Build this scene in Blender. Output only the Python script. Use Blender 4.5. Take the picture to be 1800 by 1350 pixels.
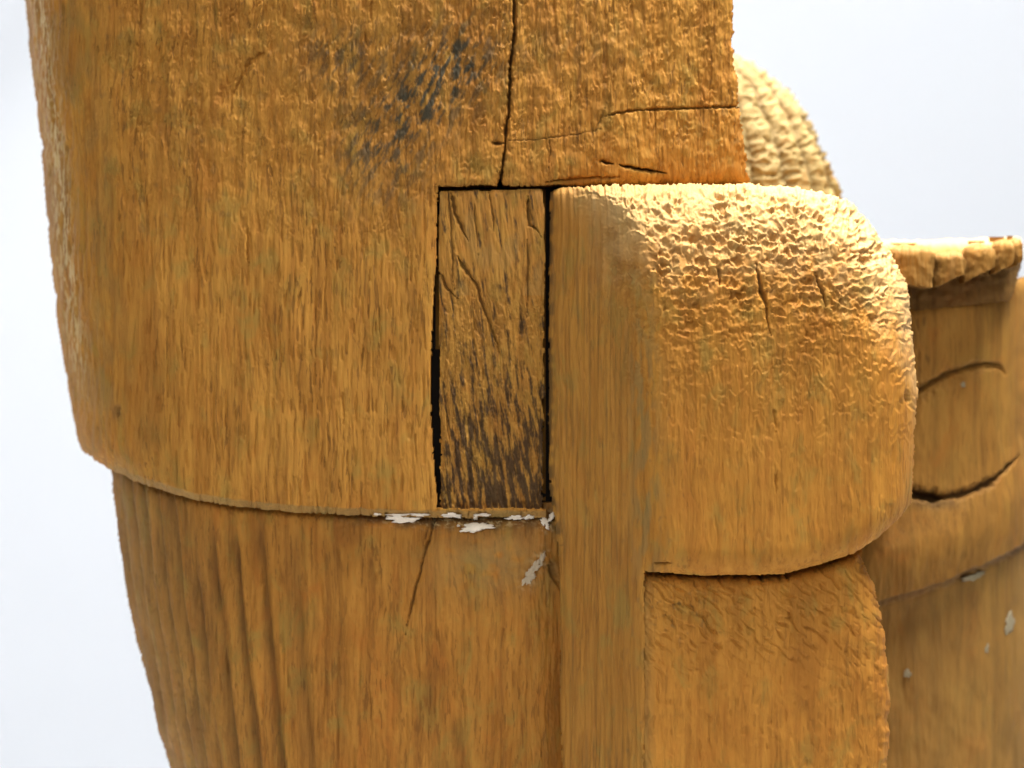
import bpy, math
import numpy as np

# ------------------------------------------------------------------ camera, world, lamps, exposure
for o in list(bpy.data.objects):
    bpy.data.objects.remove(o)
scene = bpy.context.scene
COL = scene.collection
U = 1e-4                      # one working unit = 0.1 mm
DIST = 0.5                    # camera to the carving's front face (m)

cam_d = bpy.data.cameras.new('camera')
cam = bpy.data.objects.new('camera', cam_d)
COL.objects.link(cam)
cam.location = (0, -DIST, 0)
cam.rotation_euler = (math.radians(90), 0, 0)
cam_d.sensor_width = 36
cam_d.lens = 36 * DIST / 0.18
cam_d.clip_start = 0.01
cam_d.clip_end = 50
cam_d.dof.use_dof = True
cam_d.dof.focus_distance = DIST - 0.007
cam_d.dof.aperture_fstop = 15
scene.camera = cam

world = bpy.data.worlds.new('World')
scene.world = world
world.use_nodes = True
bg = world.node_tree.nodes['Background']
bg.inputs[0].default_value = (0.78, 0.89, 1.0, 1)
bg.inputs[1].default_value = 0.22


def area(name, loc, target, size, power, color, spread=180):
    d = bpy.data.lights.new(name, 'AREA')
    d.shape = 'RECTANGLE'
    d.size, d.size_y = size
    d.energy = power
    d.color = color
    d.spread = math.radians(spread)
    o = bpy.data.objects.new(name, d)
    COL.objects.link(o)
    o.location = loc
    from mathutils import Vector
    o.rotation_euler = (Vector(target) - Vector(loc)).to_track_quat('-Z', 'Y').to_euler()
    return o


area('window_light', (0.08, 0.03, 0.38), (0.04, -0.005, 0.0), (0.42, 0.16), 4.9, (1.0, 0.98, 0.96), 100)
area('back_light', (-0.38, 0.46, 0.30), (-0.06, 0.03, 0.0), (0.4, 0.4), 2.6, (1.0, 0.98, 0.95))
area('front_fill', (-0.22, -0.85, 0.42), (0, 0, 0), (0.9, 0.6), 5.4, (1.0, 0.97, 0.91))
area('backdrop_light', (0.10, 0.46, 0.50), (0.10, 0.70, 0.10), (1.3, 0.15), 2.45, (1.0, 0.985, 0.97))

scene.view_settings.view_transform = 'Standard'
scene.view_settings.look = 'None'
scene.view_settings.exposure = 0.0
scene.view_settings.gamma = 1.0
scene.view_settings.use_curve_mapping = False
scene.render.resolution_x = 1024
scene.render.resolution_y = 768

# ------------------------------------------------------------------ noise in numpy
F = np.float32


def _tab(seed):
    r = np.random.RandomState(seed)
    a = r.rand(256, 256).astype(F)
    return a


_T = {}


def tab(seed):
    if seed not in _T:
        _T[seed] = _tab(seed)
    return _T[seed]


def noise(x, y, seed=0):
    """gradient noise, about -1..1"""
    t = tab(seed)
    x = np.asarray(x, F); y = np.asarray(y, F)
    xi = np.floor(x).astype(np.int32); yi = np.floor(y).astype(np.int32)
    fx = x - xi; fy = y - yi
    u = fx * fx * fx * (fx * (fx * 6 - 15) + 10)
    v = fy * fy * fy * (fy * (fy * 6 - 15) + 10)
    x0 = xi & 255; x1 = (xi + 1) & 255; y0 = yi & 255; y1 = (yi + 1) & 255
    ca, sa = _grad(seed)

    def g(a, b, dx, dy):
        return ca[a, b] * dx + sa[a, b] * dy
    n = (g(x0, y0, fx, fy) * (1 - u) + g(x1, y0, fx - 1, fy) * u) * (1 - v) + \
        (g(x0, y1, fx, fy - 1) * (1 - u) + g(x1, y1, fx - 1, fy - 1) * u) * v
    return n * F(1.5)


_G = {}


def _grad(seed):
    if seed not in _G:
        a = tab(seed) * F(2 * math.pi)
        _G[seed] = (np.cos(a), np.sin(a))
    return _G[seed]


def fbm(x, y, seed=0, octv=3, gain=0.5):
    s = 0; a = 1.0; f = 1.0
    for i in range(octv):
        s = s + a * noise(x * f, y * f, seed + i * 7)
        a *= gain; f *= 2.03
    return s


def worley(x, y, seed=0):
    tx = tab(seed + 501); ty = tab(seed + 502); tr = tab(seed + 503)
    x = np.asarray(x, F); y = np.asarray(y, F)
    xi = np.floor(x).astype(np.int32); yi = np.floor(y).astype(np.int32)
    f1 = np.full(x.shape, 9, F); f2 = f1.copy(); rid = np.zeros(x.shape, F)
    for dx in (-1, 0, 1):
        for dy in (-1, 0, 1):
            a = (xi + dx) & 255; b = (yi + dy) & 255
            px = xi + dx + tx[a, b] - x
            py = yi + dy + ty[a, b] - y
            d = np.sqrt(px * px + py * py)
            m = d < f1
            f2 = np.where(m, f1, np.minimum(f2, d))
            rid = np.where(m, tr[a, b], rid)
            f1 = np.where(m, d, f1)
    return f1, f2, rid


def sstep(a, b, x):
    t = np.clip((x - a) / (b - a), 0, 1)
    return t * t * (3 - 2 * t)


def lips(x, y, lx, ly, warp, seed, soft=0.2):
    """torn wood fibre: the surface sinks slowly downwards, then steps out at a ragged lip"""
    ph = y / ly + warp * noise(x / lx, y / (ly * 1.6), seed) + 0.5 * warp * noise(x / (lx * 0.45), y / (ly * 0.9), seed + 3)
    n = ph - np.floor(ph)
    return -np.where(n < 1 - soft, n / (1 - soft), (1 - n) / soft)


def seg_dist(X, Y, pts):
    d = np.full(X.shape, 1e6, F)
    for (ax, ay), (bx, by) in zip(pts[:-1], pts[1:]):
        vx, vy = bx - ax, by - ay
        t = np.clip(((X - ax) * vx + (Y - ay) * vy) / (vx * vx + vy * vy), 0, 1)
        d = np.minimum(d, np.hypot(X - ax - t * vx, Y - ay - t * vy))
    return d


def groove(X, Y, pts, w, depth, seed=5, wob=2.0):
    """a ragged crack along a polyline; returns a (negative) relief"""
    xs = [p[0] for p in pts]; ys = [p[1] for p in pts]
    m = (X > min(xs) - 8 * w) & (X < max(xs) + 8 * w) & (Y > min(ys) - 8 * w) & (Y < max(ys) + 8 * w)
    out = np.zeros(X.shape, F)
    if not m.any():
        return out
    x = X[m]; y = Y[m]
    x2 = x + wob * noise(x / 9, y / 9, seed) + 1.5 * wob * noise(x / 40, y / 40, seed + 1)
    y2 = y + wob * noise(x / 9, y / 9, seed + 2)
    d = seg_dist(x2, y2, pts)
    ww = w * (1 + 0.5 * noise(x / 30, y / 30, seed + 4) + 0.35 * noise(x / 8, y / 8, seed + 3))
    ln = sum(math.dist(a, b) for a, b in zip(pts[:-1], pts[1:]))
    tp = min(60.0, 0.45 * ln)
    ww = ww * np.clip(np.hypot(x2 - pts[-1][0], y2 - pts[-1][1]) / tp, 0.12, 1)
    ww = ww * np.clip(np.hypot(x2 - pts[0][0], y2 - pts[0][1]) / (0.3 * tp), 0.3, 1)
    out[m] = -depth * np.exp(-(d / np.maximum(ww, 0.4)) ** 2)
    return out


def curve(pts, k=0):
    p = np.array(sorted(pts, key=lambda q: q[k]), float)
    if k == 0:
        return lambda x: np.interp(x, p[:, 0], p[:, 1]).astype(F)
    return lambda y: np.interp(y, p[:, 1], p[:, 0]).astype(F)


def smax(a, b, k):
    h = np.clip(0.5 + 0.5 * (a - b) / k, 0, 1)
    return b * (1 - h) + a * h + k * h * (1 - h)


def gauss(X, Y, cx, cy, sx, sy):
    return np.exp(-((X - cx) / sx) ** 2 - ((Y - cy) / sy) ** 2)


# ------------------------------------------------------------------ materials
def nodes_of(name):
    m = bpy.data.materials.new(name)
    m.use_nodes = True
    nt = m.node_tree
    nt.nodes.clear()
    return m, nt


def oak(name, light, mid, dark, pore=0.55, tone=1.0, rough=0.68, olive=0.6, bump=0.35, red=0.3):
    m, nt = nodes_of(name)
    N = nt.nodes; L = nt.links

    def new(t, **kw):
        n = N.new(t)
        for k, v in kw.items():
            setattr(n, k, v)
        return n

    def noise_tex(scale3, detail=3, rough_=0.55, dist=0.0, off=0.0):
        mp = new('ShaderNodeMapping')
        mp.inputs['Scale'].default_value = scale3
        mp.inputs['Location'].default_value = (off, off * 0.7, off * 1.3)
        L.new(warp.outputs[0], mp.inputs['Vector'])
        n = new('ShaderNodeTexNoise')
        n.inputs['Scale'].default_value = 1.0
        n.inputs['Detail'].default_value = detail
        n.inputs['Roughness'].default_value = rough_
        n.inputs['Distortion'].default_value = dist
        L.new(mp.outputs[0], n.inputs['Vector'])
        return n.outputs['Fac']

    def ramp(sock, a, b):
        r = new('ShaderNodeMapRange', interpolation_type='SMOOTHSTEP')
        r.inputs['From Min'].default_value = a
        r.inputs['From Max'].default_value = b
        L.new(sock, r.inputs['Value'])
        return r.outputs['Result']

    def mul(a, f):
        n = new('ShaderNodeMath', operation='MULTIPLY')
        L.new(a, n.inputs[0])
        if isinstance(f, (int, float)):
            n.inputs[1].default_value = f
        else:
            L.new(f, n.inputs[1])
        return n.outputs[0]

    def mix(fac, a, b, mode='MIX'):
        n = new('ShaderNodeMix', data_type='RGBA', blend_type=mode)
        if isinstance(fac, (int, float)):
            n.inputs['Factor'].default_value = fac
        else:
            L.new(fac, n.inputs['Factor'])
        for s, v in ((n.inputs['A'], a), (n.inputs['B'], b)):
            if isinstance(v, tuple):
                s.default_value = (v[0] * tone, v[1] * tone, v[2] * tone, 1)
            else:
                L.new(v, s)
        return n.outputs['Result']

    tc = new('ShaderNodeTexCoord')
    sc = new('ShaderNodeVectorMath', operation='SCALE')
    sc.inputs['Scale'].default_value = 1 / U
    L.new(tc.outputs['Object'], sc.inputs[0])
    wn = new('ShaderNodeTexNoise')
    wn.inputs['Scale'].default_value = 0.006
    wn.inputs['Detail'].default_value = 2
    L.new(sc.outputs[0], wn.inputs['Vector'])
    ws = new('ShaderNodeVectorMath', operation='MULTIPLY')
    ws.inputs[1].default_value = (22, 22, 0)
    L.new(wn.outputs['Color'], ws.inputs[0])
    warp = new('ShaderNodeVectorMath', operation='ADD')
    L.new(sc.outputs[0], warp.inputs[0]); L.new(ws.outputs[0], warp.inputs[1])

    broad = noise_tex((1 / 48, 1 / 48, 1 / 210), 4, 0.6, 0.3)
    streak = noise_tex((1 / 15, 1 / 15, 1 / 420), 5, 0.68, 0.15, 31)
    fine = noise_tex((1 / 3.8, 1 / 3.8, 1 / 110), 2, 0.6, 0.1, 77)
    pores = noise_tex((1 / 5.2, 1 / 5.2, 1 / 44), 2, 0.5, 0.0, 12)
    blot = noise_tex((1 / 40, 1 / 40, 1 / 75), 4, 0.6, 0.5, 55)
    speck = noise_tex((1 / 9, 1 / 9, 1 / 14), 3, 0.6, 0.0, 91)

    c = mix(ramp(broad, 0.36, 0.66), mid, light)
    c = mix(mul(ramp(streak, 0.42, 0.68), 0.7), c, dark)
    c = mix(mul(ramp(fine, 0.50, 0.75), 0.55), c, light)
    c = mix(mul(ramp(blot, 0.50, 0.72), olive), c, (0.25, 0.160, 0.030))
    c = mix(mul(ramp(blot, 0.47, 0.30), red), c, (0.36, 0.122, 0.016))
    c = mix(mul(ramp(speck, 0.58, 0.75), 0.25), c, dark)
    patch = noise_tex((1 / 60, 1 / 60, 1 / 190), 3, 0.6, 0.3, 140)
    pma = new('ShaderNodeMapRange')
    pma.inputs['From Min'].default_value = 0.38
    pma.inputs['From Max'].default_value = 0.62
    pma.inputs['To Min'].default_value = 0.15
    pma.inputs['To Max'].default_value = 1.0
    L.new(patch, pma.inputs['Value'])
    deep = noise_tex((1 / 75, 1 / 75, 1 / 330), 4, 0.6, 0.6, 203)
    c = mix(mul(ramp(deep, 0.52, 0.70), 0.55), c, dark)
    pm = mul(ramp(pores, 0.57, 0.63), pma.outputs[0])
    c = mix(mul(pm, pore), c, (0.125, 0.048, 0.008))

    at = new('ShaderNodeAttribute', attribute_name='wear_shading')
    sep = new('ShaderNodeSeparateColor')
    L.new(at.outputs['Color'], sep.inputs[0])
    c = mix(sep.outputs[0], c, (0.058, 0.046, 0.026))     # old blue-black paint residue
    c = mix(sep.outputs[1], c, (0.030, 0.017, 0.009))     # ingrained black-brown grime; also shade painted under rim and in block gap
    c = mix(sep.outputs[2], c, (0.205, 0.138, 0.046))       # grey-olive dust and filler

    c = mix(at.outputs['Alpha'], c, (0.56, 0.41, 0.19))     # bleached wood and pale residue; also highlights painted on lit tops and edge
    bs = new('ShaderNodeBsdfPrincipled')
    L.new(c, bs.inputs['Base Color'])
    rr = new('ShaderNodeMapRange')
    rr.inputs['To Min'].default_value = rough - 0.08
    rr.inputs['To Max'].default_value = rough + 0.14
    L.new(streak, rr.inputs['Value'])
    L.new(rr.outputs[0], bs.inputs['Roughness'])
    bs.inputs['Specular IOR Level'].default_value = 0.16
    # fine relief
    h = new('ShaderNodeMath', operation='MULTIPLY_ADD')
    L.new(pm, h.inputs[0]); h.inputs[1].default_value = -0.9; L.new(fine, h.inputs[2])
    h2 = new('ShaderNodeMath', operation='MULTIPLY_ADD')
    L.new(speck, h2.inputs[0]); h2.inputs[1].default_value = 0.5; L.new(h.outputs[0], h2.inputs[2])
    bp = new('ShaderNodeBump')
    bp.inputs['Strength'].default_value = bump
    bp.inputs['Distance'].default_value = 3.0 * U
    L.new(h2.outputs[0], bp.inputs['Height'])
    L.new(bp.outputs[0], bs.inputs['Normal'])
    out = new('ShaderNodeOutputMaterial')
    L.new(bs.outputs[0], out.inputs[0])
    return m


def plain(name, color, rough=0.8, vary=0.15, scale=900.0, bump=0.2):
    m, nt = nodes_of(name)
    N = nt.nodes; L = nt.links
    tc = N.new('ShaderNodeTexCoord')
    n = N.new('ShaderNodeTexNoise'); n.inputs['Scale'].default_value = scale; n.inputs['Detail'].default_value = 4
    L.new(tc.outputs['Object'], n.inputs['Vector'])
    mx = N.new('ShaderNodeMix'); mx.data_type = 'RGBA'
    mx.inputs['A'].default_value = (*[c * (1 - vary) for c in color], 1)
    mx.inputs['B'].default_value = (*color, 1)
    L.new(n.outputs['Fac'], mx.inputs['Factor'])
    bs = N.new('ShaderNodeBsdfPrincipled')
    bs.inputs['Roughness'].default_value = rough
    L.new(mx.outputs['Result'], bs.inputs['Base Color'])
    if bump:
        bp = N.new('ShaderNodeBump'); bp.inputs['Strength'].default_value = bump; bp.inputs['Distance'].default_value = 3e-4
        L.new(n.outputs['Fac'], bp.inputs['Height']); L.new(bp.outputs[0], bs.inputs['Normal'])
    out = N.new('ShaderNodeOutputMaterial')
    L.new(bs.outputs[0], out.inputs[0])
    return m


AMB_L = (0.445, 0.205, 0.032); AMB_M = (0.365, 0.152, 0.021); AMB_D = (0.225, 0.086, 0.012)
M_UP = oak('oak_upper', AMB_L, AMB_M, AMB_D, pore=0.62)
M_LOW = oak('oak_lower', (0.40, 0.172, 0.026), (0.31, 0.122, 0.016), (0.17, 0.060, 0.009), pore=0.55, red=0.6)
M_PLUG = oak('oak_plug', (0.365, 0.178, 0.030), (0.295, 0.130, 0.021), (0.17, 0.066, 0.011), pore=0.6, olive=0.4, tone=1.12)
M_BLK = oak('oak_block', (0.44, 0.192, 0.027), (0.375, 0.153, 0.019), (0.25, 0.094, 0.012), pore=0.35)
M_BLK2 = oak('oak_block_lower', (0.46, 0.196, 0.028), (0.38, 0.152, 0.020), (0.26, 0.094, 0.012), pore=0.3)
M_REAR = oak('oak_rear', (0.34, 0.162, 0.028), (0.285, 0.128, 0.021), (0.18, 0.078, 0.014), tone=0.92, pore=0.3, olive=0.2)
M_DOME = oak('oak_dome', (0.33, 0.245, 0.10), (0.27, 0.19, 0.07), (0.18, 0.12, 0.042), pore=0.2, olive=0.4)
M_GAP_SHADE = plain('mortise_gap_shade', (0.02, 0.013, 0.008), 0.9)  # near-black colour stands in for shade inside the gaps around the plug
M_WHITE = plain('old_white_gesso', (0.80, 0.68, 0.53), 0.85, 0.25, 2500.0, 0.4)
M_PALE = plain('dull_pale_gesso', (0.42, 0.32, 0.20), 0.85, 0.25, 2500.0, 0.4)
M_DULL = plain('dull_drum_gesso', (0.30, 0.235, 0.13), 0.85, 0.3, 2500.0, 0.4)
M_PAPER = plain('white_backdrop_paper', (0.845, 0.87, 0.91), 0.9, 0.01, 6.0, 0.0)

# ------------------------------------------------------------------ setting: seamless paper behind and below
GROUND = -0.26
prof = [(-0.22, GROUND), (0.60, GROUND)]
for i in range(1, 13):
    a = i / 12 * math.pi / 2
    prof.append((0.60 + 0.10 * math.sin(a), GROUND + 0.10 * (1 - math.cos(a))))
prof.append((0.70, 1.1))
bv = []; bf = []
for y, z in prof:
    bv += [(-1.6, y, z), (1.6, y, z)]
for i in range(len(prof) - 1):
    bf.append((2 * i, 2 * i + 1, 2 * i + 3, 2 * i + 2))
me = bpy.data.meshes.new('backdrop')
me.from_pydata(bv, [], bf)
me.materials.append(M_PAPER)
for p in me.polygons:
    p.use_smooth = True
backdrop = bpy.data.objects.new('backdrop', me)
COL.objects.link(backdrop)
backdrop['kind'] = 'structure'
backdrop['label'] = 'seamless white backdrop behind the carving'
backdrop['category'] = 'backdrop'

# ------------------------------------------------------------------ the carving
carving = bpy.data.objects.new('oak_carving', None)
COL.objects.link(carving)
carving.location = (0, 0.03, GROUND)
carving['label'] = 'weathered amber oak carving with inset wooden plug and rounded block'
carving['category'] = 'wood carving'
bpy.context.view_layer.update()
INV = carving.matrix_world.inverted()


def link_part(o, parent=None):
    COL.objects.link(o)
    if parent is None:
        o.parent = carving
        o.matrix_parent_inverse = INV
    else:
        o.parent = parent


def to_world(px, py, d):
    k = (DIST + d * U) / DIST
    return np.stack([(px - 900) * U * k, d * U, -(py - 675) * U * k], -1)


def slab(name, xs, ys, mask, depth, relief, back, mat, wear_shading=None, parent=None, sharp=True):
    """a carved solid: front surface sampled on a fine grid inside mask, straight sides, flat back"""
    xs = np.asarray(xs, F); ys = np.asarray(ys, F)
    X, Y = np.meshgrid(xs, ys)
    D = depth(X, Y).astype(F)
    P = to_world(X, Y, D)
    du = np.gradient(P, axis=1); dv = np.gradient(P, axis=0)
    n = np.cross(dv, du)
    n /= np.maximum(np.linalg.norm(n, axis=-1, keepdims=True), 1e-12)
    n *= np.where(n[..., 1:2] > 0, -1, 1)
    if relief is not None:
        P = P + n * (relief(X, Y)[..., None] * U)
    xc = 0.5 * (xs[1:] + xs[:-1]); yc = 0.5 * (ys[1:] + ys[:-1])
    XC, YC = np.meshgrid(xc, yc)
    K = mask(XC, YC)
    H, W = X.shape
    idx = np.arange(H * W).reshape(H, W)
    a = idx[:-1, :-1]; b = idx[:-1, 1:]; c = idx[1:, 1:]; d = idx[1:, :-1]
    front = np.stack([a[K], d[K], c[K], b[K]], 1)
    Kp = np.pad(K, 1)
    edges = []
    for nb, e0, e1 in ((Kp[:-2, 1:-1], a, b), (Kp[2:, 1:-1], c, d), (Kp[1:-1, :-2], d, a), (Kp[1:-1, 2:], b, c)):
        s = K & ~nb
        edges.append(np.stack([e0[s], e1[s]], 1))
    E = np.concatenate(edges)
    verts = P.reshape(-1, 3)
    used = np.unique(front)
    remap = np.full(H * W, -1, np.int64); remap[used] = np.arange(len(used))
    V1 = verts[used]
    front = remap[front]
    eu = np.unique(E)
    rm2 = np.full(H * W, -1, np.int64); rm2[eu] = np.arange(len(eu))
    base = len(V1); ne = len(eu)
    Vtop = verts[eu]
    Vbot = Vtop.copy(); Vbot[:, 1] = back * U
    e = rm2[E]
    skirt = np.stack([base + e[:, 0], base + e[:, 1], base + ne + e[:, 1], base + ne + e[:, 0]], 1)
    # back cap on a coarse grid
    st = 10
    cap = []; cv = []
    yy = list(range(0, H - 1, st)); xx = list(range(0, W - 1, st))
    o0 = base + 2 * ne
    for j in yy:
        j2 = min(j + st, H - 1)
        run = None
        row = K[min(j + st // 2, H - 2)]
        for i in xx + [None]:
            on = i is not None and row[min(i + st // 2, W - 2)]
            if on and run is None:
                run = i
            if not on and run is not None:
                i2 = (i if i is not None else W - 1)
                k = len(cv)
                x0, x1 = verts[idx[j, run]][0], verts[idx[j, i2]][0]
                z0, z1 = verts[idx[j, run]][2], verts[idx[j2, run]][2]
                cv += [(x0, back * U, z0), (x1, back * U, z0), (x1, back * U, z1), (x0, back * U, z1)]
                cap.append((o0 + k, o0 + k + 1, o0 + k + 2, o0 + k + 3))
                run = None
    V = np.concatenate([V1, Vtop, Vbot] + ([np.array(cv)] if cv else []))
    Q = np.concatenate([front, skirt] + ([np.array(cap)] if cap else []))
    me = bpy.data.meshes.new(name)
    me.vertices.add(len(V)); me.vertices.foreach_set('co', V.astype(F).ravel())
    me.loops.add(len(Q) * 4); me.loops.foreach_set('vertex_index', Q.astype(np.int32).ravel())
    me.polygons.add(len(Q))
    me.polygons.foreach_set('loop_start', np.arange(0, len(Q) * 4, 4, dtype=np.int32))
    me.polygons.foreach_set('use_smooth', np.ones(len(Q), bool))
    me.update(calc_edges=True)
    if wear_shading is not None:
        w = wear_shading(X, Y)
        col = np.zeros((len(V), 4), F)
        for ch in range(len(w)):
            if w[ch] is not None:
                f = np.clip(w[ch], 0, 1).ravel()
                col[:base, ch] = f[used]
                col[base:base + ne, ch] = f[eu]
                col[base + ne:base + 2 * ne, ch] = f[eu]
        at = me.attributes.new('wear_shading', 'FLOAT_COLOR', 'POINT')
        at.data.foreach_set('color', col.ravel())
    me.materials.append(mat)
    o = bpy.data.objects.new(name, me)
    link_part(o, parent)
    return o


def rows(a, b, s, top=None, bottom=None):
    r = np.arange(a, b, s)
    if top is not None:
        r = np.concatenate([np.linspace(top, a - 4 * s, 12), r])
    if bottom is not None:
        r = np.concatenate([r, np.linspace(b + 4 * s, bottom, 24)])
    return r


BOT = 675 + int(-GROUND / U) - 4     # where the carving meets the paper

# ---- upper body -------------------------------------------------------------
xA_pts = [(30, -420), (36, -60), (50, 72), (60, 160), (74, 290), (86, 420), (99, 540), (112, 640), (124, 710), (135, 765), (146, 800), (160, 830)]
xAL = curve(xA_pts, 1)
yAb_ = curve([(120, 770), (135, 782), (150, 797), (170, 810), (193, 825), (250, 851), (330, 876), (420, 892), (520, 901), (620, 906), (700, 909), (765, 910), (970, 910)])
xNotch_ = curve([(769, 320), (767, 440), (760, 560), (756, 640), (757, 720), (761, 800), (766, 850), (769, 915)], 1)
xAR_ = curve([(1280, -420), (1287, -40), (1290, 72), (1292, 110), (1297, 150), (1298, 185), (1305, 215), (1309, 260), (1312, 290), (1318, 312), (1325, 345)], 1)


def yAb(x):
    return yAb_(x) + 1.6 * noise(x / 30, x * 0, 3)


def A_depth(X, Y):
    s = np.maximum(X - xAL(Y), -4)
    d = 250 * np.exp(-s / 34) + 46 * np.exp(-s / 150) + 0.10 * np.maximum(760 - X, 0)
    d = d + 0.06 * np.maximum(X - 900, 0)
    db = yAb(X) - Y
    near = (Y > 600)
    d = d + np.where(near, np.clip(12 - db, 0, 30) * 1.3 * sstep(150, 330, X) + 26 * np.exp(-np.maximum(db, 0) / 14.0) * (1 - sstep(150, 420, X)), 0)
    # worn arris where the piece stops above the plug and the block
    dt = 326 - Y
    d = d + np.where((X > 765) & (dt > -30), 5 * np.exp(-np.maximum(dt, 0) / 5.0), 0)
    d = d + np.where((X > 975), 14 * np.exp(-np.maximum(dt, 0) / 12.0) * sstep(975, 1050, X), 0)
    dr = xAR_(Y) - X
    d = d + np.where(dr < 60, 6 * np.exp(-np.maximum(dr, 0) / 6.0), 0)
    dn = xNotch_(Y) - X
    d = d + np.where((Y > 326) & (dn < 40), 3 * np.exp(-np.maximum(dn, 0) / 3.0), 0)
    return d


def A_mask(X, Y):
    jx = 1.8 * noise(X / 7, Y / 7, 61) + 2.0 * noise(X / 25, Y / 25, 62)
    m = (X > xAL(Y)) & (Y < yAb(X))
    up = (Y < 327 + 0.6 * noise(X / 20, Y / 20, 64)) & (X < xAR_(Y) + 1.4 * jx)
    left = (X < xNotch_(Y) + 0.6 * jx)
    ledge = (Y > 894 + 0.8 * jx) & (X < 960)
    return m & (up | left | ledge)


A_CR = [([(905, -420), (905, -30), (903, 72), (897, 130), (893, 200), (888, 250), (884, 290), (879, 330), (878, 400)], 2.5, 26),
        ([(1062, 203), (1090, 198), (1120, 193), (1180, 191), (1240, 189), (1340, 186)], 1.6, 10),
        ([(892, 248), (950, 244), (1010, 237), (1060, 226)], 1.0, 4),
        ([(868, 251), (886, 252)], 3.0, 12),
        ([(1056, 283), (1078, 288)], 2.6, 22),
        ([(1090, 290), (1130, 298), (1172, 305)], 2.8, 24),
        ([(965, 242), (966, 300)], 1.2, 6),
        ([(1046, 236), (1060, 203), (1067, 180)], 1.2, 4),
        ([(462, 92), (440, 105), (428, 125), (414, 152), (410, 165)], 4.5, 8),
        ([(960, 322), (1020, 318), (1090, 312)], 4.0, 12),
        ([(434, 395), (436, 470)], 1.8, 8), ([(603, 690), (604, 745)], 1.6, 7), ([(204, 715), (205, 735)], 3.0, 10)]


def A_relief(X, Y):
    wx = X + 8 * noise(X / 120, Y / 160, 21)
    tilt = X + 0.12 * Y
    upper = sstep(520, 120, Y + 60 * noise(X / 120, Y / 120, 22)) * sstep(120, 260, X + 0 * Y)
    right = sstep(880, 980, X)
    h = 0.8 * noise(wx / 6, Y / 110, 23) + 0.5 * noise(wx / 3.6, Y / 80, 24) + 2.2 * noise(X / 60, Y / 180, 25)
    # torn fibres, strong at the top
    r1 = lips(tilt, Y, 13, 36, 1.5, 31, 0.34)
    r2 = lips(tilt, Y, 8, 26, 1.3, 37, 0.34)
    pm = sstep(-0.25, 0.5, noise(X / 45, Y / 60, 41))
    h = h + upper * (5.8 * r1 * (0.3 + 0.7 * pm) + 2.2 * r2) * (1 - 0.35 * right)
    h = h + (1 - upper) * (1.4 * r2 * pm)
    # long shallow pore channels lower down
    pr = noise(wx / 5.4, Y / 46, 43)
    h = h - (3.2 - 0.6 * upper) * sstep(0.26, 0.56, pr)
    # corduroy along the turning left side, torn nicks at the top of it
    side = np.exp(-((X - xAL(Y) - 40) / 75) ** 2)
    h = h + side * (2.4 * noise(wx / 8, Y / 150, 45) + 2.5 * lips(X, Y, 9, 70, 1.2, 46) * sstep(520, 200, Y))
    ds = 3.2 * fbm(X / 26, Y / 34, 47, 2) * upper
    h = h + ds
    for i, (p, w, dp) in enumerate(A_CR):
        h = h + groove(X, Y, p, w, dp, 100 + i * 5, 1.6)
    return h


def A_wear_light(X, Y):
    dab = sstep(-0.25, 0.6, fbm((X + 0.45 * Y) / 13, Y / 36, 71, 4, 0.62) + 0.05)
    z = 1.25 * gauss(X, Y, 810, 105, 75, 75) + 1.1 * gauss(X, Y, 735, 190, 75, 85) + 0.85 * gauss(X, Y, 650, 260, 70, 90) \
        + 0.8 * gauss(X, Y, 600, 100, 90, 60) + 0.35 * gauss(X, Y, 1000, 85, 120, 40) + 0.28 * gauss(X, Y, 700, 330, 70, 60) \
        + 0.25 * gauss(X, Y, 320, 220, 50, 50)
    blue = z * (0.72 * dab + 0.10)
    sp = sstep(0.50, 0.72, noise(X / 16, Y / 26, 75))
    blue = np.maximum(blue, 0.22 * sp * (Y < 420) * sstep(100, 200, X))
    blue = np.maximum(blue, 0.5 * gauss(X, Y, 204, 725, 7, 14))
    grime = 0.0 * X
    for i, (p, w, dp) in enumerate(A_CR[:8]):
        grime = np.maximum(grime, (0.8 if w > 2 else 0.45) * np.minimum(1, -groove(X, Y, p, w * 0.8, 1.0, 100 + i * 5, 1.6)))
    db = yAb(X) - Y
    dust = np.where((Y > 700) & (X > 200), sstep(15, 9, db + 3 * noise(X / 18, Y / 10, 78)), 0) * 0.55
    side = np.exp(-((X - xAL(Y) - 60) / 60) ** 2) * sstep(-0.1, 0.5, fbm(X / 40, Y / 90, 77, 2) + 0.15) * 0.3
    pale_lit = np.exp(-((X - xAL(Y) - 26) / 17) ** 2) * sstep(0.0, 0.4, fbm(X / 3.2, Y / 50, 79, 3, 0.8) - 0.02) * sstep(760, 560, Y)  # pale streaks along the left edge: rim highlight painted in
    return blue, grime, np.maximum(dust, side), 0.75 * pale_lit


A = slab('upper_body', np.concatenate([np.arange(24, 260, 1.2), np.arange(260, 1330, 1.65)]),
         rows(-24, 914, 1.65, top=-420), A_mask, A_depth, A_relief, 700, M_UP, A_wear_light)
A['label'] = 'broad upper section with torn fibres and blue-black stains'

# ---- lower body -------------------------------------------------------------
xBL = curve([(188, 740), (193, 815), (198, 870), (205, 920), (215, 1000), (232, 1090), (250, 1170), (275, 1277), (298, 1350), (340, 1500), (400, 1800), (420, BOT)], 1)


def B_depth(X, Y):
    s = np.maximum(X - xBL(Y), -4)
    d = 24 + 230 * np.exp(-s / 44) + 46 * np.exp(-s / 150) + 0.10 * np.maximum(760 - X, 0)
    db = Y - yAb(X)
    d = d + 10 * np.exp(-np.maximum(db, 0) / 9.0)
    # plaster-like filled area swelling at the joint
    d = d - 9 * gauss(X, Y, 865, 975, 95, 60)
    d = d + 20 * sstep(940, 1000, X) * sstep(880, 1000, Y)
    return d


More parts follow.
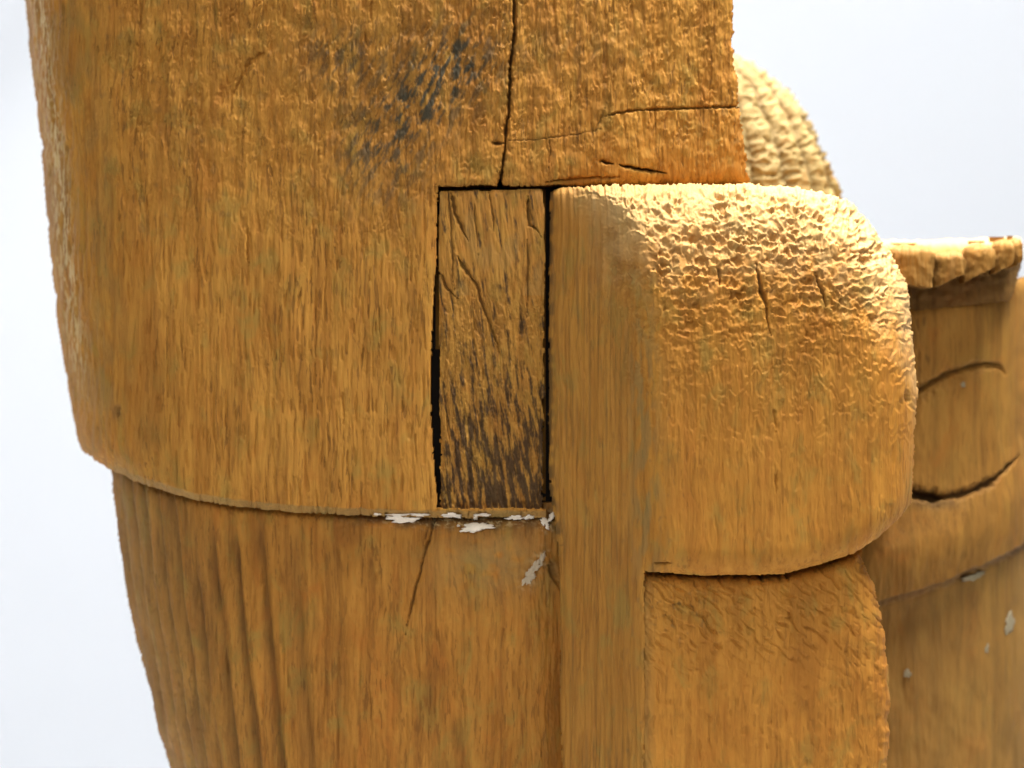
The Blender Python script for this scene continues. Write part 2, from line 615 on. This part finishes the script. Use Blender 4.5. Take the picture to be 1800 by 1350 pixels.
def B_mask(X, Y):
    return (X > xBL(Y)) & (Y > yAb(X) - 26)


B_CR = [([(768, 900), (758, 935), (746, 975), (738, 1008), (726, 1050), (716, 1095), (712, 1120)], 1.7, 12),
        ([(752, 925), (744, 960)], 1.3, 6), ([(968, 985), (974, 1010), (988, 1040)], 4.0, 12)]


def B_rings(X, Y):
    # growth rings running with the silhouette, steeper towards the right
    c = X - 193 - (xBL(Y) - 193) * np.exp(-np.maximum(X - 200, 0) / 330.0)
    c = c + 4 * noise(X / 60, Y / 160, 122) + 1.2 * noise(X / 12, Y / 40, 128)
    ph = np.maximum(c, -20) / (17 + 0.05 * np.maximum(c, 0))
    n = ph - np.floor(ph)
    ring = np.where(n < 0.72, n / 0.72, (1 - n) / 0.28) ** 2.2
    amt = sstep(460, 240, c) * sstep(-0.45, 0.2, noise(X / 45, Y / 190, 129) + 0.25) * sstep(-10, 90, Y - yAb(X) + 0.8 * np.maximum(160 - c, 0))
    return amt, ring


def B_relief(X, Y):
    s = X - xBL(Y)
    fill = gauss(X, Y, 865, 985, 105, 62)
    wx = X + 10 * noise(X / 140, Y / 200, 121)
    left, ring = B_rings(X, Y)
    h = -10 * ring * left
    h = h + (1.2 * noise(wx / 7, Y / 110, 123) + 0.6 * noise(wx / 3.8, Y / 70, 124) + 2.5 * noise(X / 55, Y / 160, 125)) * (1 - 0.6 * fill)
    h = h - 2.4 * sstep(0.32, 0.62, noise(wx / 7, Y / 52, 126)) * (1 - 0.9 * fill)
    h = h + 1.3 * lips(X, Y, 10, 40, 1.3, 127) * (1 - fill)
    h = h + fill * 2.2 * fbm((X - Y) / 22, (X + Y) / 40, 128, 3)
    for i, (p, w, dp) in enumerate(B_CR):
        h = h + groove(X, Y, p, w, dp, 180 + i * 5, 1.2)
    return h


def B_wear(X, Y):
    db = Y - yAb(X)
    g = 0.75 * sstep(24, 4, db + 9 * fbm(X / 26, Y / 26, 131, 2)) * (gauss(X, Y, 840, 905, 150, 80) + 0.6 * gauss(X, Y, 680, 905, 90, 80))
    g = np.maximum(g, 0.9 * sstep(0, 0.4, noise(X / 10, Y / 10, 133) + 0.3) * gauss(X, Y, 972, 912, 16, 26))
    g = np.maximum(g, 0.55 * gauss(X, Y, 974, 1005, 9, 26))
    for i, (p, w, dp) in enumerate(B_CR[:2]):
        g = np.maximum(g, 0.7 * np.minimum(1, -groove(X, Y, p, w * 0.8, 1.0, 180 + i * 5, 1.2)))
    left, ring = B_rings(X, Y)
    g = np.maximum(g, 0.55 * left * ring)
    dust = 0.55 * gauss(X, Y, 870, 985, 110, 58) * sstep(-0.5, 0.2, fbm(X / 40, Y / 30, 135, 2) + 0.2)
    s = X - xBL(Y)
    dust = np.maximum(dust, 0.35 * sstep(230, 20, s))
    res = sstep(0.15, 0.5, fbm(X / 11, Y / 5, 137, 3)) * gauss(X, Y, 820, 914, 130, 11)
    res = np.maximum(res, sstep(0.0, 0.5, fbm(X / 9, Y / 9, 138, 3)) * gauss(X, Y, 962, 916, 16, 18))
    res = np.maximum(res, 0.6 * sstep(0.0, 0.5, fbm(X / 10, Y / 10, 139, 3)) * np.exp(-(seg_dist(X, Y, [(925, 1025), (955, 975)]) / 12) ** 2))
    return None, np.clip(g, 0, 0.9), dust, 0.8 * res


B = slab('lower_body', np.concatenate([np.arange(186, 420, 1.4), np.arange(420, 1052, 1.9)]),
         rows(760, 1374, 1.9, bottom=BOT), B_mask, B_depth, B_relief, 660, M_LOW, B_wear)
B['label'] = 'tapering lower section with raised growth rings, below the ledge'

# ---- bottom of the mortise, near-black to carry the gap's shade --------------------------------------------
bx = slab('mortise_floor', np.arange(690, 1061, 10), np.arange(300, 921, 10), lambda X, Y: X > 0,
          lambda X, Y: 84 + 6 * noise(X / 40, Y / 60, 140), None, 300, M_GAP_SHADE)

# ---- inset plug -------------------------------------------------------------
cL = curve([(772, 330), (771, 420), (771, 560), (773, 700), (774, 800), (773, 898)], 1)
cR = curve([(953, 330), (957, 380), (958, 480), (956, 600), (957, 700), (955, 800), (953, 898)], 1)


def C_mask(X, Y):
    j = 1.2 * noise(X / 8, Y / 9, 151) + 2.0 * noise(X / 30, Y / 26, 152)
    return (X > cL(Y) + 0.6 * j) & (X < cR(Y) + j) & (Y > 336 + 0.4 * j - 0.018 * (X - 770)) & (Y < 897)


def C_depth(X, Y):
    dl = np.maximum(X - cL(Y), 0); dr = np.maximum(cR(Y) - X, 0)
    return 7 + 4 * np.exp(-dl / 5) + 5 * np.exp(-dr / 7) + 3 * np.exp(-np.maximum(Y - 336, 0) / 4) + 0.008 * (Y - 336)


C_CR = [([(792, 338), (800, 372), (812, 400), (822, 424)], 3.0, 9), ([(786, 336), (792, 380), (795, 430), (796, 490), (800, 512)], 1.8, 6),
        ([(805, 450), (822, 480), (838, 500), (846, 530), (862, 570), (880, 620)], 2.4, 9), ([(772, 480), (785, 505), (804, 525)], 2.6, 8),
        ([(928, 345), (932, 396), (944, 402), (953, 418)], 3.0, 10), ([(858, 336), (866, 380), (868, 420)], 1.6, 5),
        ([(926, 420), (928, 470), (927, 560)], 1.6, 6), ([(834, 360), (838, 420), (842, 450)], 1.8, 5)]


def C_relief(X, Y):
    t = X - 0.13 * (Y - 336)
    low = sstep(450, 560, Y)
    h = 1.2 * noise(t / 6, Y / 60, 153) + 0.6 * noise(t / 3.4, Y / 40, 154) + 1.6 * noise(t / 24, Y / 110, 155)
    h = h + low * (3.4 * lips(t, Y, 10, 60, 1.5, 157) + 2.0 * lips(t, Y, 6, 25, 1.3, 158) - 3.0 * sstep(0.2, 0.6, noise(t / 9, Y / 40, 159)))
    h = h + (1 - low) * (1.0 * lips(t, Y, 12, 60, 1.3, 160))
    for i, (p, w, dp) in enumerate(C_CR):
        h = h + groove(X, Y, p, w, dp, 260 + i * 5, 1.0)
    return h


def C_wear(X, Y):
    t = X - 0.13 * (Y - 336)
    k = sstep(-0.25, 0.6, fbm(t / 9, Y / 60, 161, 4, 0.65) - 0.44 + 0.92 * sstep(540, 880, Y + 40 * noise(X / 40, Y / 40, 163)) - 0.35 * gauss(X, Y, 780, 800, 22, 90))
    g = 0.88 * k
    for i, (p, w, dp) in enumerate(C_CR):
        g = np.maximum(g, 0.6 * np.minimum(1, -groove(X, Y, p, w * 0.8, 1.0, 260 + i * 5, 1.0)))
    return None, g, 0.25 * sstep(0.1, 0.5, noise(X / 30, Y / 80, 165)) * (Y < 520)


C = slab('inset_plug', np.arange(764, 966, 1.4), np.arange(328, 901, 1.5), C_mask, C_depth, C_relief, 80, M_PLUG, C_wear)
C['label'] = 'narrow upright wooden plug set in the body, blackened towards its foot'

# ---- rounded block with its side face ---------------------------------------
dL = curve([(967, 320), (966, 450), (965, 600), (964, 760), (968, 860), (978, 930), (984, 1010), (988, 1350), (990, BOT)], 1)
dT_ = curve([(960, 345), (970, 336), (985, 330), (1040, 325), (1100, 322), (1320, 321), (1400, 327), (1450, 335), (1490, 348), (1512, 366), (1534, 398), (1552, 424), (1574, 444), (1588, 472), (1598, 505), (1612, 560)])
dR_ = curve([(1490, 340), (1560, 430), (1590, 480), (1600, 520), (1606, 580), (1611, 640), (1613, 690), (1609, 760), (1606, 830), (1603, 880), (1600, 1000)], 1)
dB_ = curve([(1120, 1003), (1140, 1005), (1200, 1009), (1300, 1011), (1380, 1008), (1440, 994), (1500, 973), (1545, 944), (1580, 912), (1605, 878), (1620, 850)])


def D_top(X):
    return dT_(X) + 2.0 * noise(X / 11, X * 0, 171) * sstep(1120, 1300, X)


def D_depth(X, Y):
    d1 = 5 - 0.87 * (X - dL(Y))
    t = np.maximum(Y - D_top(X), 0)
    d2 = -165 + 0.00016 * np.maximum(X - 1280, 0) ** 2 + 0.02 * np.maximum(1280 - X, 0)
    q = np.clip(1 - t / 300.0, 0, 1)
    d2 = d2 + 125 * (1 - np.sqrt(np.maximum(1 - q ** 2.5, 0)))
    rr = np.maximum(dR_(Y) - X, 0)
    qr = np.clip(1 - rr / 95.0, 0, 1)
    d2 = d2 + 120 * (1 - np.sqrt(np.maximum(1 - qr ** 2.2, 0)))
    db = np.maximum(dB_(X) - Y, 0)
    qb = np.clip(1 - db / 46.0, 0, 1)
    bot = 34 * (1 - np.sqrt(np.maximum(1 - qb ** 2, 0)))
    d2 = d2 + np.where(X > 1126, bot, 0) * sstep(1120, 1200, X)
    d = smax(d1, d2, 20.0)
    d = d + 10 * np.exp(-np.maximum(X - dL(Y), 0) / 4.0)
    d = d + 22 * np.exp(-t / 7.0) * sstep(1120, 980, X)
    return d


def D_mask(X, Y):
    j = 1.3 * noise(X / 7, Y / 7, 173) + 1.5 * noise(X / 22, Y / 22, 174)
    block = (Y > D_top(X)) & (X < dR_(Y) + j) & (Y < dB_(X))
    post = (Y > 700) & (X < 1131 + 0.6 * j)
    return (X > dL(Y) + 0.8 * j) & (block | post)


D_CR = [([(1330, 462), (1338, 500), (1346, 530), (1350, 560), (1358, 590)], 2.6, 14), ([(1433, 478), (1446, 512), (1456, 540)], 2.6, 12),
        ([(1262, 470), (1266, 500)], 2.4, 9), ([(1596, 690), (1597, 712)], 3, 8), ([(1364, 830), (1365, 870)], 2.0, 6),
        ([(1360, 720), (1364, 760)], 1.8, 6), ([(1150, 990), (1185, 992)], 2.0, 10), ([(1132, 990), (1130, 1350)], 2.0, 4)]


def D_relief(X, Y):
    e = X - dL(Y)
    face = sstep(130, 185, e)                     # 0 on the side face, 1 on the front
    rough = sstep(700, 430, Y + 50 * noise(X / 90, Y / 90, 181) + 0.10 * (X - 1350)) * sstep(45, 190, e + 0.6 * np.maximum(420 - Y, 0)) * sstep(-4, 22, Y - D_top(X) + 6)
    wx = X + 6 * noise(X / 100, Y / 160, 182)
    h = (1 - face) * (2.4 * noise(wx / 6, Y / 300, 183) + 1.4 * noise(wx / 3.4, Y / 200, 184) - 3.0 * sstep(0.3, 0.6, noise(wx / 6, Y / 90, 185)))
    h = h + face * (0.6 * noise(wx / 8, Y / 60, 186) + 2.2 * noise(X / 70, Y / 120, 187) - 1.5 * sstep(0.35, 0.65, noise(wx / 8, Y / 46, 188)))
    x2 = X + 7 * noise(X / 13, Y / 13, 190) + 3 * noise(X / 6, Y / 6, 193); y2 = Y + 6 * noise(X / 13, Y / 13, 191)
    f1, f2, rid = worley(x2 / 21, y2 / 18, 192)
    pit = -sstep(0.02, 0.55, f2 - f1) * (0.35 + 0.65 * rid)
    f1b, f2b, ridb = worley(x2 / 13, y2 / 11, 196)
    pit2 = -sstep(0.02, 0.6, f2b - f1b) * ridb
    lp = lips(X, Y, 20, 34, 1.4, 194)
    amp = rough * (0.55 + 0.6 * sstep(-0.3, 0.4, noise(X / 50, Y / 50, 195)))
    h = h + amp * (8.5 * pit + 4.8 * pit2 + 3.5 * lp + 4 * fbm(X / 30, Y / 26, 197, 2))
    fade = sstep(900, 560, Y) * face * (1 - rough)
    h = h + fade * 3.0 * lips(X, Y, 15, 34, 1.4, 198) + face * 0.7 * lips(X, Y, 12, 60, 1.2, 199)
    for i, (p, w, dp) in enumerate(D_CR):
        h = h + groove(X, Y, p, w, dp, 300 + i * 5, 1.6)
    return h


def D_wear_light(X, Y):
    e = X - dL(Y)
    band = np.exp(-((X - 1128 - 0.02 * (Y - 700)) / 30) ** 2) * sstep(0.0, 0.5, fbm(X / 16, Y / 80, 201, 3) + 0.28) * sstep(450, 620, Y) * sstep(1100, 950, Y)
    blue = 0.35 * sstep(0.52, 0.72, noise(X / 9, Y / 20, 203)) * sstep(520, 700, Y) * np.exp(-((X - 1140) / 60) ** 2)
    gr = 0.34 * sstep(140, 110, e) * sstep(0.22, 0.55, noise(X / 4.2, Y / 210, 209)) + 0 * X
    for i, (p, w, dp) in enumerate(D_CR[:3]):
        gr = np.maximum(gr, 0.5 * np.minimum(1, -groove(X, Y, p, w * 0.7, 1.0, 300 + i * 5, 1.6)))
    gr = np.maximum(gr, 0.75 * np.exp(-(e / 9) ** 2) * sstep(0, 0.5, noise(X / 12, Y / 24, 205) + 0.35) * (Y < 960))
    pale_lit = sstep(230, 20, Y - D_top(X) + 40 * fbm(X / 30, Y / 30, 207, 3)) * sstep(30, 170, e + 0.8 * np.maximum(400 - Y, 0))  # pale shoulder: bleached wood, with the sheen of its lit top painted in
    return blue, gr, np.maximum(0.6 * band, 0.16 * sstep(185, 130, e)), 0.46 * pale_lit


Dp = slab('rounded_block', np.arange(958, 1624, 1.6), rows(316, 1374, 1.6, bottom=BOT), D_mask, D_depth, D_relief, 620, M_BLK, D_wear_light)
Dp['label'] = 'rounded block with pitted pale shoulder, to the right of the plug'

# ---- lower block -------------------------------------------------------------
fR = curve([(1515, 985), (1528, 1010), (1541, 1040), (1549, 1075), (1555, 1120), (1561, 1170), (1564, 1240), (1563, 1300), (1560, 1350), (1550, BOT)], 1)


def F_depth(X, Y):
    d = -124 + 0.00010 * np.maximum(X - 1300, 0) ** 2
    t = np.maximum(Y - dB_(X), 0)
    d = d + 30 * np.exp(-t / 12.0)
    r = np.maximum(fR(Y) - X, 0)
    d = d + 34 * np.exp(-r / 9.0)
    l = np.maximum(X - 1126, 0)
    d = d + 14 * np.exp(-l / 10.0)
    return d


def F_mask(X, Y):
    j = 0.5 * noise(X / 8, Y / 8, 211) + 1.6 * noise(X / 26, Y / 26, 212)
    return (X > 1121) & (X < fR(Y) + j) & (Y > dB_(X) - 34)


def F_relief(X, Y):
    a = (X * 0.86 + Y * 0.5); b = (-X * 0.5 + Y * 0.86)
    chip = sstep(1235, 1100, Y + 30 * noise(X / 60, Y / 60, 213))
    h = 2.0 * noise(X / 60, Y / 70, 214) + 0.7 * noise(X / 6, Y / 40, 215)
    # tool chatter running down to the right
    u = (X * 0.72 + Y * 0.69); v = (-X * 0.69 + Y * 0.72)
    u2 = u + 8 * noise(X / 30, Y / 30, 228); v2 = v + 5 * noise(X / 26, Y / 26, 229)
    h = h - chip * (4.0 * sstep(0.2, 0.6, noise(u2 / 30, v2 / 8, 216)) + 2.0 * sstep(0.25, 0.6, noise(u2 / 16, v2 / 6, 217)) - 1.6 * noise(u2 / 40, v2 / 14, 226))
    h = h + (1 - chip) * (1.2 * lips(X, Y, 14, 40, 1.2, 218) + 1.6 * fbm(X / 22, Y / 40, 219, 2))
    h = h - 2.2 * sstep(0.4, 0.65, noise(X / 9, Y / 26, 220))
    e = np.exp(-((fR(Y) - X) / 22) ** 2)
    h = h + e * 1.6 * fbm(X / 16, Y / 22, 221, 2)
    return h


def F_wear_shade(X, Y):
    t = Y - dB_(X)
    g = 0.85 * np.exp(-(t / 9.0) ** 2) * sstep(1392, 1375, X) * sstep(1136, 1150, X) * sstep(-0.4, 0.1, noise(X / 14, Y / 4, 222))  # dark line in the gap under the rounded block: shade painted in
    g = np.maximum(g, 0.6 * sstep(0.5, 0.7, noise(X / 12, Y / 12, 223)) * gauss(X, Y, 1180, 1060, 60, 50))
    bl = 0.5 * sstep(0.4, 0.7, noise(X / 10, Y / 14, 224)) * gauss(X, Y, 1190, 1080, 70, 60)
    return bl, g, 0.4 * sstep(1160, 1126, X)


Fp = slab('lower_block', np.arange(1118, 1572, 1.7), rows(868, 1374, 1.7, bottom=BOT), F_mask, F_depth, F_relief, 600, M_BLK2, F_wear_shade)
Fp['label'] = 'squarer block with diagonal tool marks, below the rounded block'

# ---- rear carved drum --------------------------------------------------------
gT = curve([(1480, 535), (1560, 530), (1620, 527), (1660, 520), (1700, 510), (1750, 500), (1790, 489), (1830, 484)])
gLine = curve([(1480, 1078), (1545, 1062), (1600, 1046), (1660, 1028), (1700, 1010), (1750, 988), (1800, 962), (1840, 940)])
G_ARC = [(1596, 705), (1615, 688), (1640, 672), (1672, 656), (1705, 645), (1735, 638), (1757, 640), (1768, 652)]
G_LOW = [(1585, 862), (1610, 868), (1640, 874), (1680, 870), (1710, 862), (1740, 848), (1768, 828), (1790, 800)]


def G_depth(X, Y):
    s = np.maximum(1822 - X, 0)
    d = 300 + 190 * np.exp(-s / 42) + 0.10 * np.maximum(X - 1600, 0)
    t = np.maximum(Y - gT(X), 0)
    d = d + 50 * np.exp(-t / 10.0)
    # lens-shaped field between the two carved arcs, a rounded band below, then a step back
    d = d - 22 * np.exp(-((Y - (gLine(X) - 70)) / 70) ** 2)
    d = d + 26 * sstep(-3, 7, Y - gLine(X))
    return d


def G_mask(X, Y):
    return (Y > gT(X) + 1.5 * noise(X / 9, Y / 9, 231)) & (X < 1822)


def G_relief(X, Y):
    h = 2.2 * fbm(X / 40, Y / 80, 232, 3) + 1.0 * noise(X / 7, Y / 50, 233)
    h = h + groove(X, Y, G_ARC, 5, 11, 234, 2.0) + groove(X, Y, [(x, y + 6) for x, y in G_ARC], 12, 8, 235, 2.0)
    h = h + groove(X, Y, G_LOW, 6, 15, 236, 2.5) + groove(X, Y, [(1612, 872), (1662, 876)], 9, 18, 237, 3)
    h = h + groove(X, Y, [(1480, 1078), (1545, 1062), (1600, 1046), (1660, 1028), (1700, 1010), (1750, 988), (1860, 930)], 4, 7, 238, 2)
    h = h - 5 * sstep(0.42, 0.7, noise(X / 10, Y / 34, 239)) * gauss(X, Y, 1625, 600, 30, 70)
    return h


def G_wear(X, Y):
    g = 0.75 * np.minimum(1, -groove(X, Y, G_LOW, 6, 1, 236, 2.5) - groove(X, Y, [(1612, 872), (1662, 876)], 9, 1, 237, 3))
    g = np.maximum(g, 0.45 * np.minimum(1, -groove(X, Y, G_ARC, 5, 1, 234, 2.0)))
    g = np.maximum(g, 0.6 * sstep(0.35, 0.6, noise(X / 9, Y / 34, 239)) * gauss(X, Y, 1620, 600, 22, 70))
    g = np.maximum(g, 0.6 * np.exp(-((Y - gLine(X) - 2) / 5) ** 2))
    low = sstep(0, 16, Y - gLine(X))
    bl = 0.5 * gauss(X, Y, 1645, 885, 40, 10)
    return bl, g, 0.25 * low


G = slab('rear_drum', np.arange(1470, 1824, 2.1), rows(476, 1374, 2.1, bottom=BOT), G_mask, G_depth, G_relief, 800, M_REAR, G_wear)
G['label'] = 'carved rear section with a leaf-shaped oval, slightly out of focus'

# ---- scalloped rim on the drum ---------------------------------------------
rT = curve([(1480, 424), (1560, 422), (1640, 422), (1700, 420), (1760, 417), (1798, 418)])
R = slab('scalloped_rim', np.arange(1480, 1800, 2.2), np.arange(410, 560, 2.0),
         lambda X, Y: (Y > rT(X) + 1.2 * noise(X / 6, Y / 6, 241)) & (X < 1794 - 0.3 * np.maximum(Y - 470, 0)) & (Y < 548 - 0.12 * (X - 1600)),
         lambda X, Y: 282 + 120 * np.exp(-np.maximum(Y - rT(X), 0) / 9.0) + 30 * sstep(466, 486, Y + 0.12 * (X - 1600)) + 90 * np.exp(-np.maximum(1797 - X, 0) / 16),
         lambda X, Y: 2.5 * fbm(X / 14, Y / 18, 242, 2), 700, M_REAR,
         lambda X, Y: (None, 0.5 * sstep(476, 492, Y + 0.12 * (X - 1600) + 5 * noise(X / 14, Y / 14, 243)), None, 0.6 * sstep(440, 424, Y)))  # shade under the scallops and the bright rim top, both painted into the colour
R['label'] = 'rim of overlapping scallops along the top of the rear drum'
SC = [(1556, 1644, 431, 494, 506), (1640, 1698, 441, 506, 480), (1694, 1750, 427, 497, 468), (1746, 1784, 421, 482, 462), (1776, 1799, 419, 472, 458)]
for i, (x0, x1, yt, yl, yr) in enumerate(SC):
    xm = 0.5 * (x0 + x1); hw = 0.5 * (x1 - x0)

    def sc_mask(X, Y, x0=x0, x1=x1, yt=yt, yl=yl, yr=yr, xm=xm, hw=hw, i=i):
        t = (X - x0) / (x1 - x0)
        j = 2.0 * noise(X / 6, Y / 6, 251 + i) + 1.5 * noise(X / 15, Y / 15, 252 + i)
        top = yt + 17 * np.abs((X - xm) / hw) ** 3 + j
        return (Y > top) & (Y < yl + (yr - yl) * t + 0.7 * j) & (X > x0) & (X < x1 - 5 * np.clip((Y - yt) / 60, 0, 1) ** 2)

    def sc_depth(X, Y, x0=x0, x1=x1, yt=yt, xm=xm, hw=hw, i=i):
        t = (X - x0) / (x1 - x0)
        return 268 + 0.10 * np.maximum(X - 1600, 0) - 52 * t - 12 * np.sqrt(np.maximum(1 - ((X - xm) / hw) ** 2, 0)) \
            + 30 * np.exp(-np.maximum(Y - yt, 0) / 5.0) - 4 * i

    s = slab('scallop', np.arange(x0 - 2, x1 + 4, 1.7), np.arange(yt - 6, max(yl, yr) + 8, 1.7), sc_mask, sc_depth,
             lambda X, Y, i=i: 1.5 * noise(X / 5, Y / 50, 261 + i) + 1.5 * fbm(X / 14, Y / 20, 262 + i, 2), 330, M_REAR,
             lambda X, Y: (None, None, 0.25 + 0 * X), parent=R)

# ---- ribbed dome behind ------------------------------------------------------
hR_ = curve([(1240, 92), (1292, 104), (1318, 112), (1345, 128), (1372, 148), (1396, 172), (1414, 198), (1432, 230), (1448, 265), (1462, 300), (1476, 338), (1490, 390), (1500, 470)], 1)


def H_r(X, Y):
    # 0 at the outline, growing inwards
    return np.maximum(hR_(Y) - X, 0)


def H_depth(X, Y):
    cx, cy = 1210.0, 370.0
    rad = np.hypot((X - cx) / 270.0, (Y - cy) / 275.0)
    return 640 - 210 * np.sqrt(np.maximum(1 - np.minimum(rad, 1) ** 2, 0))


def H_mask(X, Y):
    return (X < hR_(Y) - 9 + 2.0 * noise(X / 9, Y / 9, 271)) & (Y > 103)


def H_relief(X, Y):
    # ribs follow the outline, closing up towards it
    t = np.clip((hR_(Y) + 4 * noise(X / 25, Y / 30, 272) - X) / np.maximum(hR_(Y) - 1190, 1), 0, 1)
    ph = 6.0 * t ** 0.62
    n = ph - np.floor(ph)
    rib = np.sqrt(np.maximum(1 - (2 * n - 1) ** 2, 0))
    f1, f2, rid = worley((X + 6 * noise(X / 12, Y / 12, 273)) / 20, Y / 16, 274)
    return 15 * rib - 6 * sstep(0.02, 0.5, f2 - f1) * rid + 2.5 * fbm(X / 16, Y / 16, 275, 2)


H = slab('ribbed_dome', np.arange(1180, 1500, 2.0), np.arange(84, 470, 2.0), H_mask, H_depth, H_relief, 760, M_DOME,
         lambda X, Y: (None, 0.4 * sstep(0.28, 0.0, np.abs(((6.0 * np.clip((hR_(Y) + 4 * noise(X / 25, Y / 30, 272) - X) / np.maximum(hR_(Y) - 1190, 1), 0, 1) ** 0.62) + 0.5) % 1.0 - 0.5)), 0.5 * sstep(-0.2, 0.5, noise(X / 22, Y / 22, 277))))
H['label'] = 'pale ribbed dome in the background behind the upper section'


# ---- flecks of old white ground left in the corner of the ledge --------------
def fleck(cx, cy, w, h, ang, depth, seed, mat, parent, thick=3.0):
    n = 60
    r = np.random.RandomState(seed)
    th = np.linspace(0, 2 * math.pi, n, endpoint=False)
    ph = r.rand(4) * 6.28
    rad = 1 + 0.16 * np.sin(3 * th + ph[0]) + 0.13 * np.sin(5 * th + ph[1]) + 0.10 * np.sin(9 * th + ph[2]) + 0.34 * (r.rand(n) - 0.5)
    ca, sa = math.cos(ang), math.sin(ang)
    V = []; Fc = []
    for k, (sc_, lift) in enumerate(((1.0, -4.0), (0.96, thick * 0.8), (0.7, thick), (0.35, thick * 1.15))):
        ex = np.cos(th) * rad * sc_ * w / 2; ey = np.sin(th) * rad * sc_ * h / 2
        x = cx + ex * ca - ey * sa; y = cy + ex * sa + ey * ca
        d = np.array([float(depth(np.array([[a]], F), np.array([[b]], F))[0, 0]) for a, b in zip(x, y)]) - lift + (r.rand(n) - 0.5) * 0.8
        V.append(to_world(x, y, d))
        if k:
            o = (k - 1) * n
            Fc += [(o + i, o + (i + 1) % n, o + n + (i + 1) % n, o + n + i) for i in range(n)]
    V = np.concatenate(V)
    Fc.append(tuple(range(3 * n, 4 * n)))
    me = bpy.data.meshes.new('paint_fleck')
    me.from_pydata(V.tolist(), [], Fc)
    for p in me.polygons:
        p.use_smooth = True
    me.materials.append(mat)
    o = bpy.data.objects.new('paint_fleck', me)
    link_part(o, parent)


for a in [(708, 913, 56, 12, 0.05, 1), (738, 905, 34, 5, 0.0, 2), (700, 905, 40, 4, 0.0, 3), (794, 906, 36, 8, 0.05, 4), (663, 904, 14, 4, 0, 5),
          (848, 905, 30, 5, 0.0, 6), (836, 910, 7, 9, 0.2, 7), (905, 910, 28, 8, -0.06, 8), (930, 909, 18, 7, -0.1, 9)]:
    fleck(*a[:5], A_depth, a[5], M_WHITE, A)
for a in [(837, 927, 54, 16, -0.12, 11), (806, 924, 6, 4, 0, 12), (957, 916, 12, 18, -0.5, 13), (970, 908, 9, 22, 0.6, 14), (962, 925, 6, 14, -0.2, 15)]:
    fleck(*a[:5], lambda X, Y: B_depth(X, Y) - 5, a[5], M_WHITE, B, 5.0)
for a in [(930, 1014, 17, 34, 0.5, 16), (940, 997, 13, 30, 0.7, 17), (953, 982, 8, 26, 0.25, 18)]:
    fleck(*a[:5], B_depth, a[5], M_PALE, B, 4.0)
for a in [(1595, 1184, 14, 14, 0, 21), (1775, 1095, 16, 40, 0.1, 22), (1712, 1014, 44, 10, -0.35, 23), (1735, 1140, 7, 16, 0.2, 24), (1693, 676, 8, 10, 0, 25)]:
    fleck(*a[:5], lambda X, Y: G_depth(X, Y) - 1, a[5], M_DULL, G, 2.0)
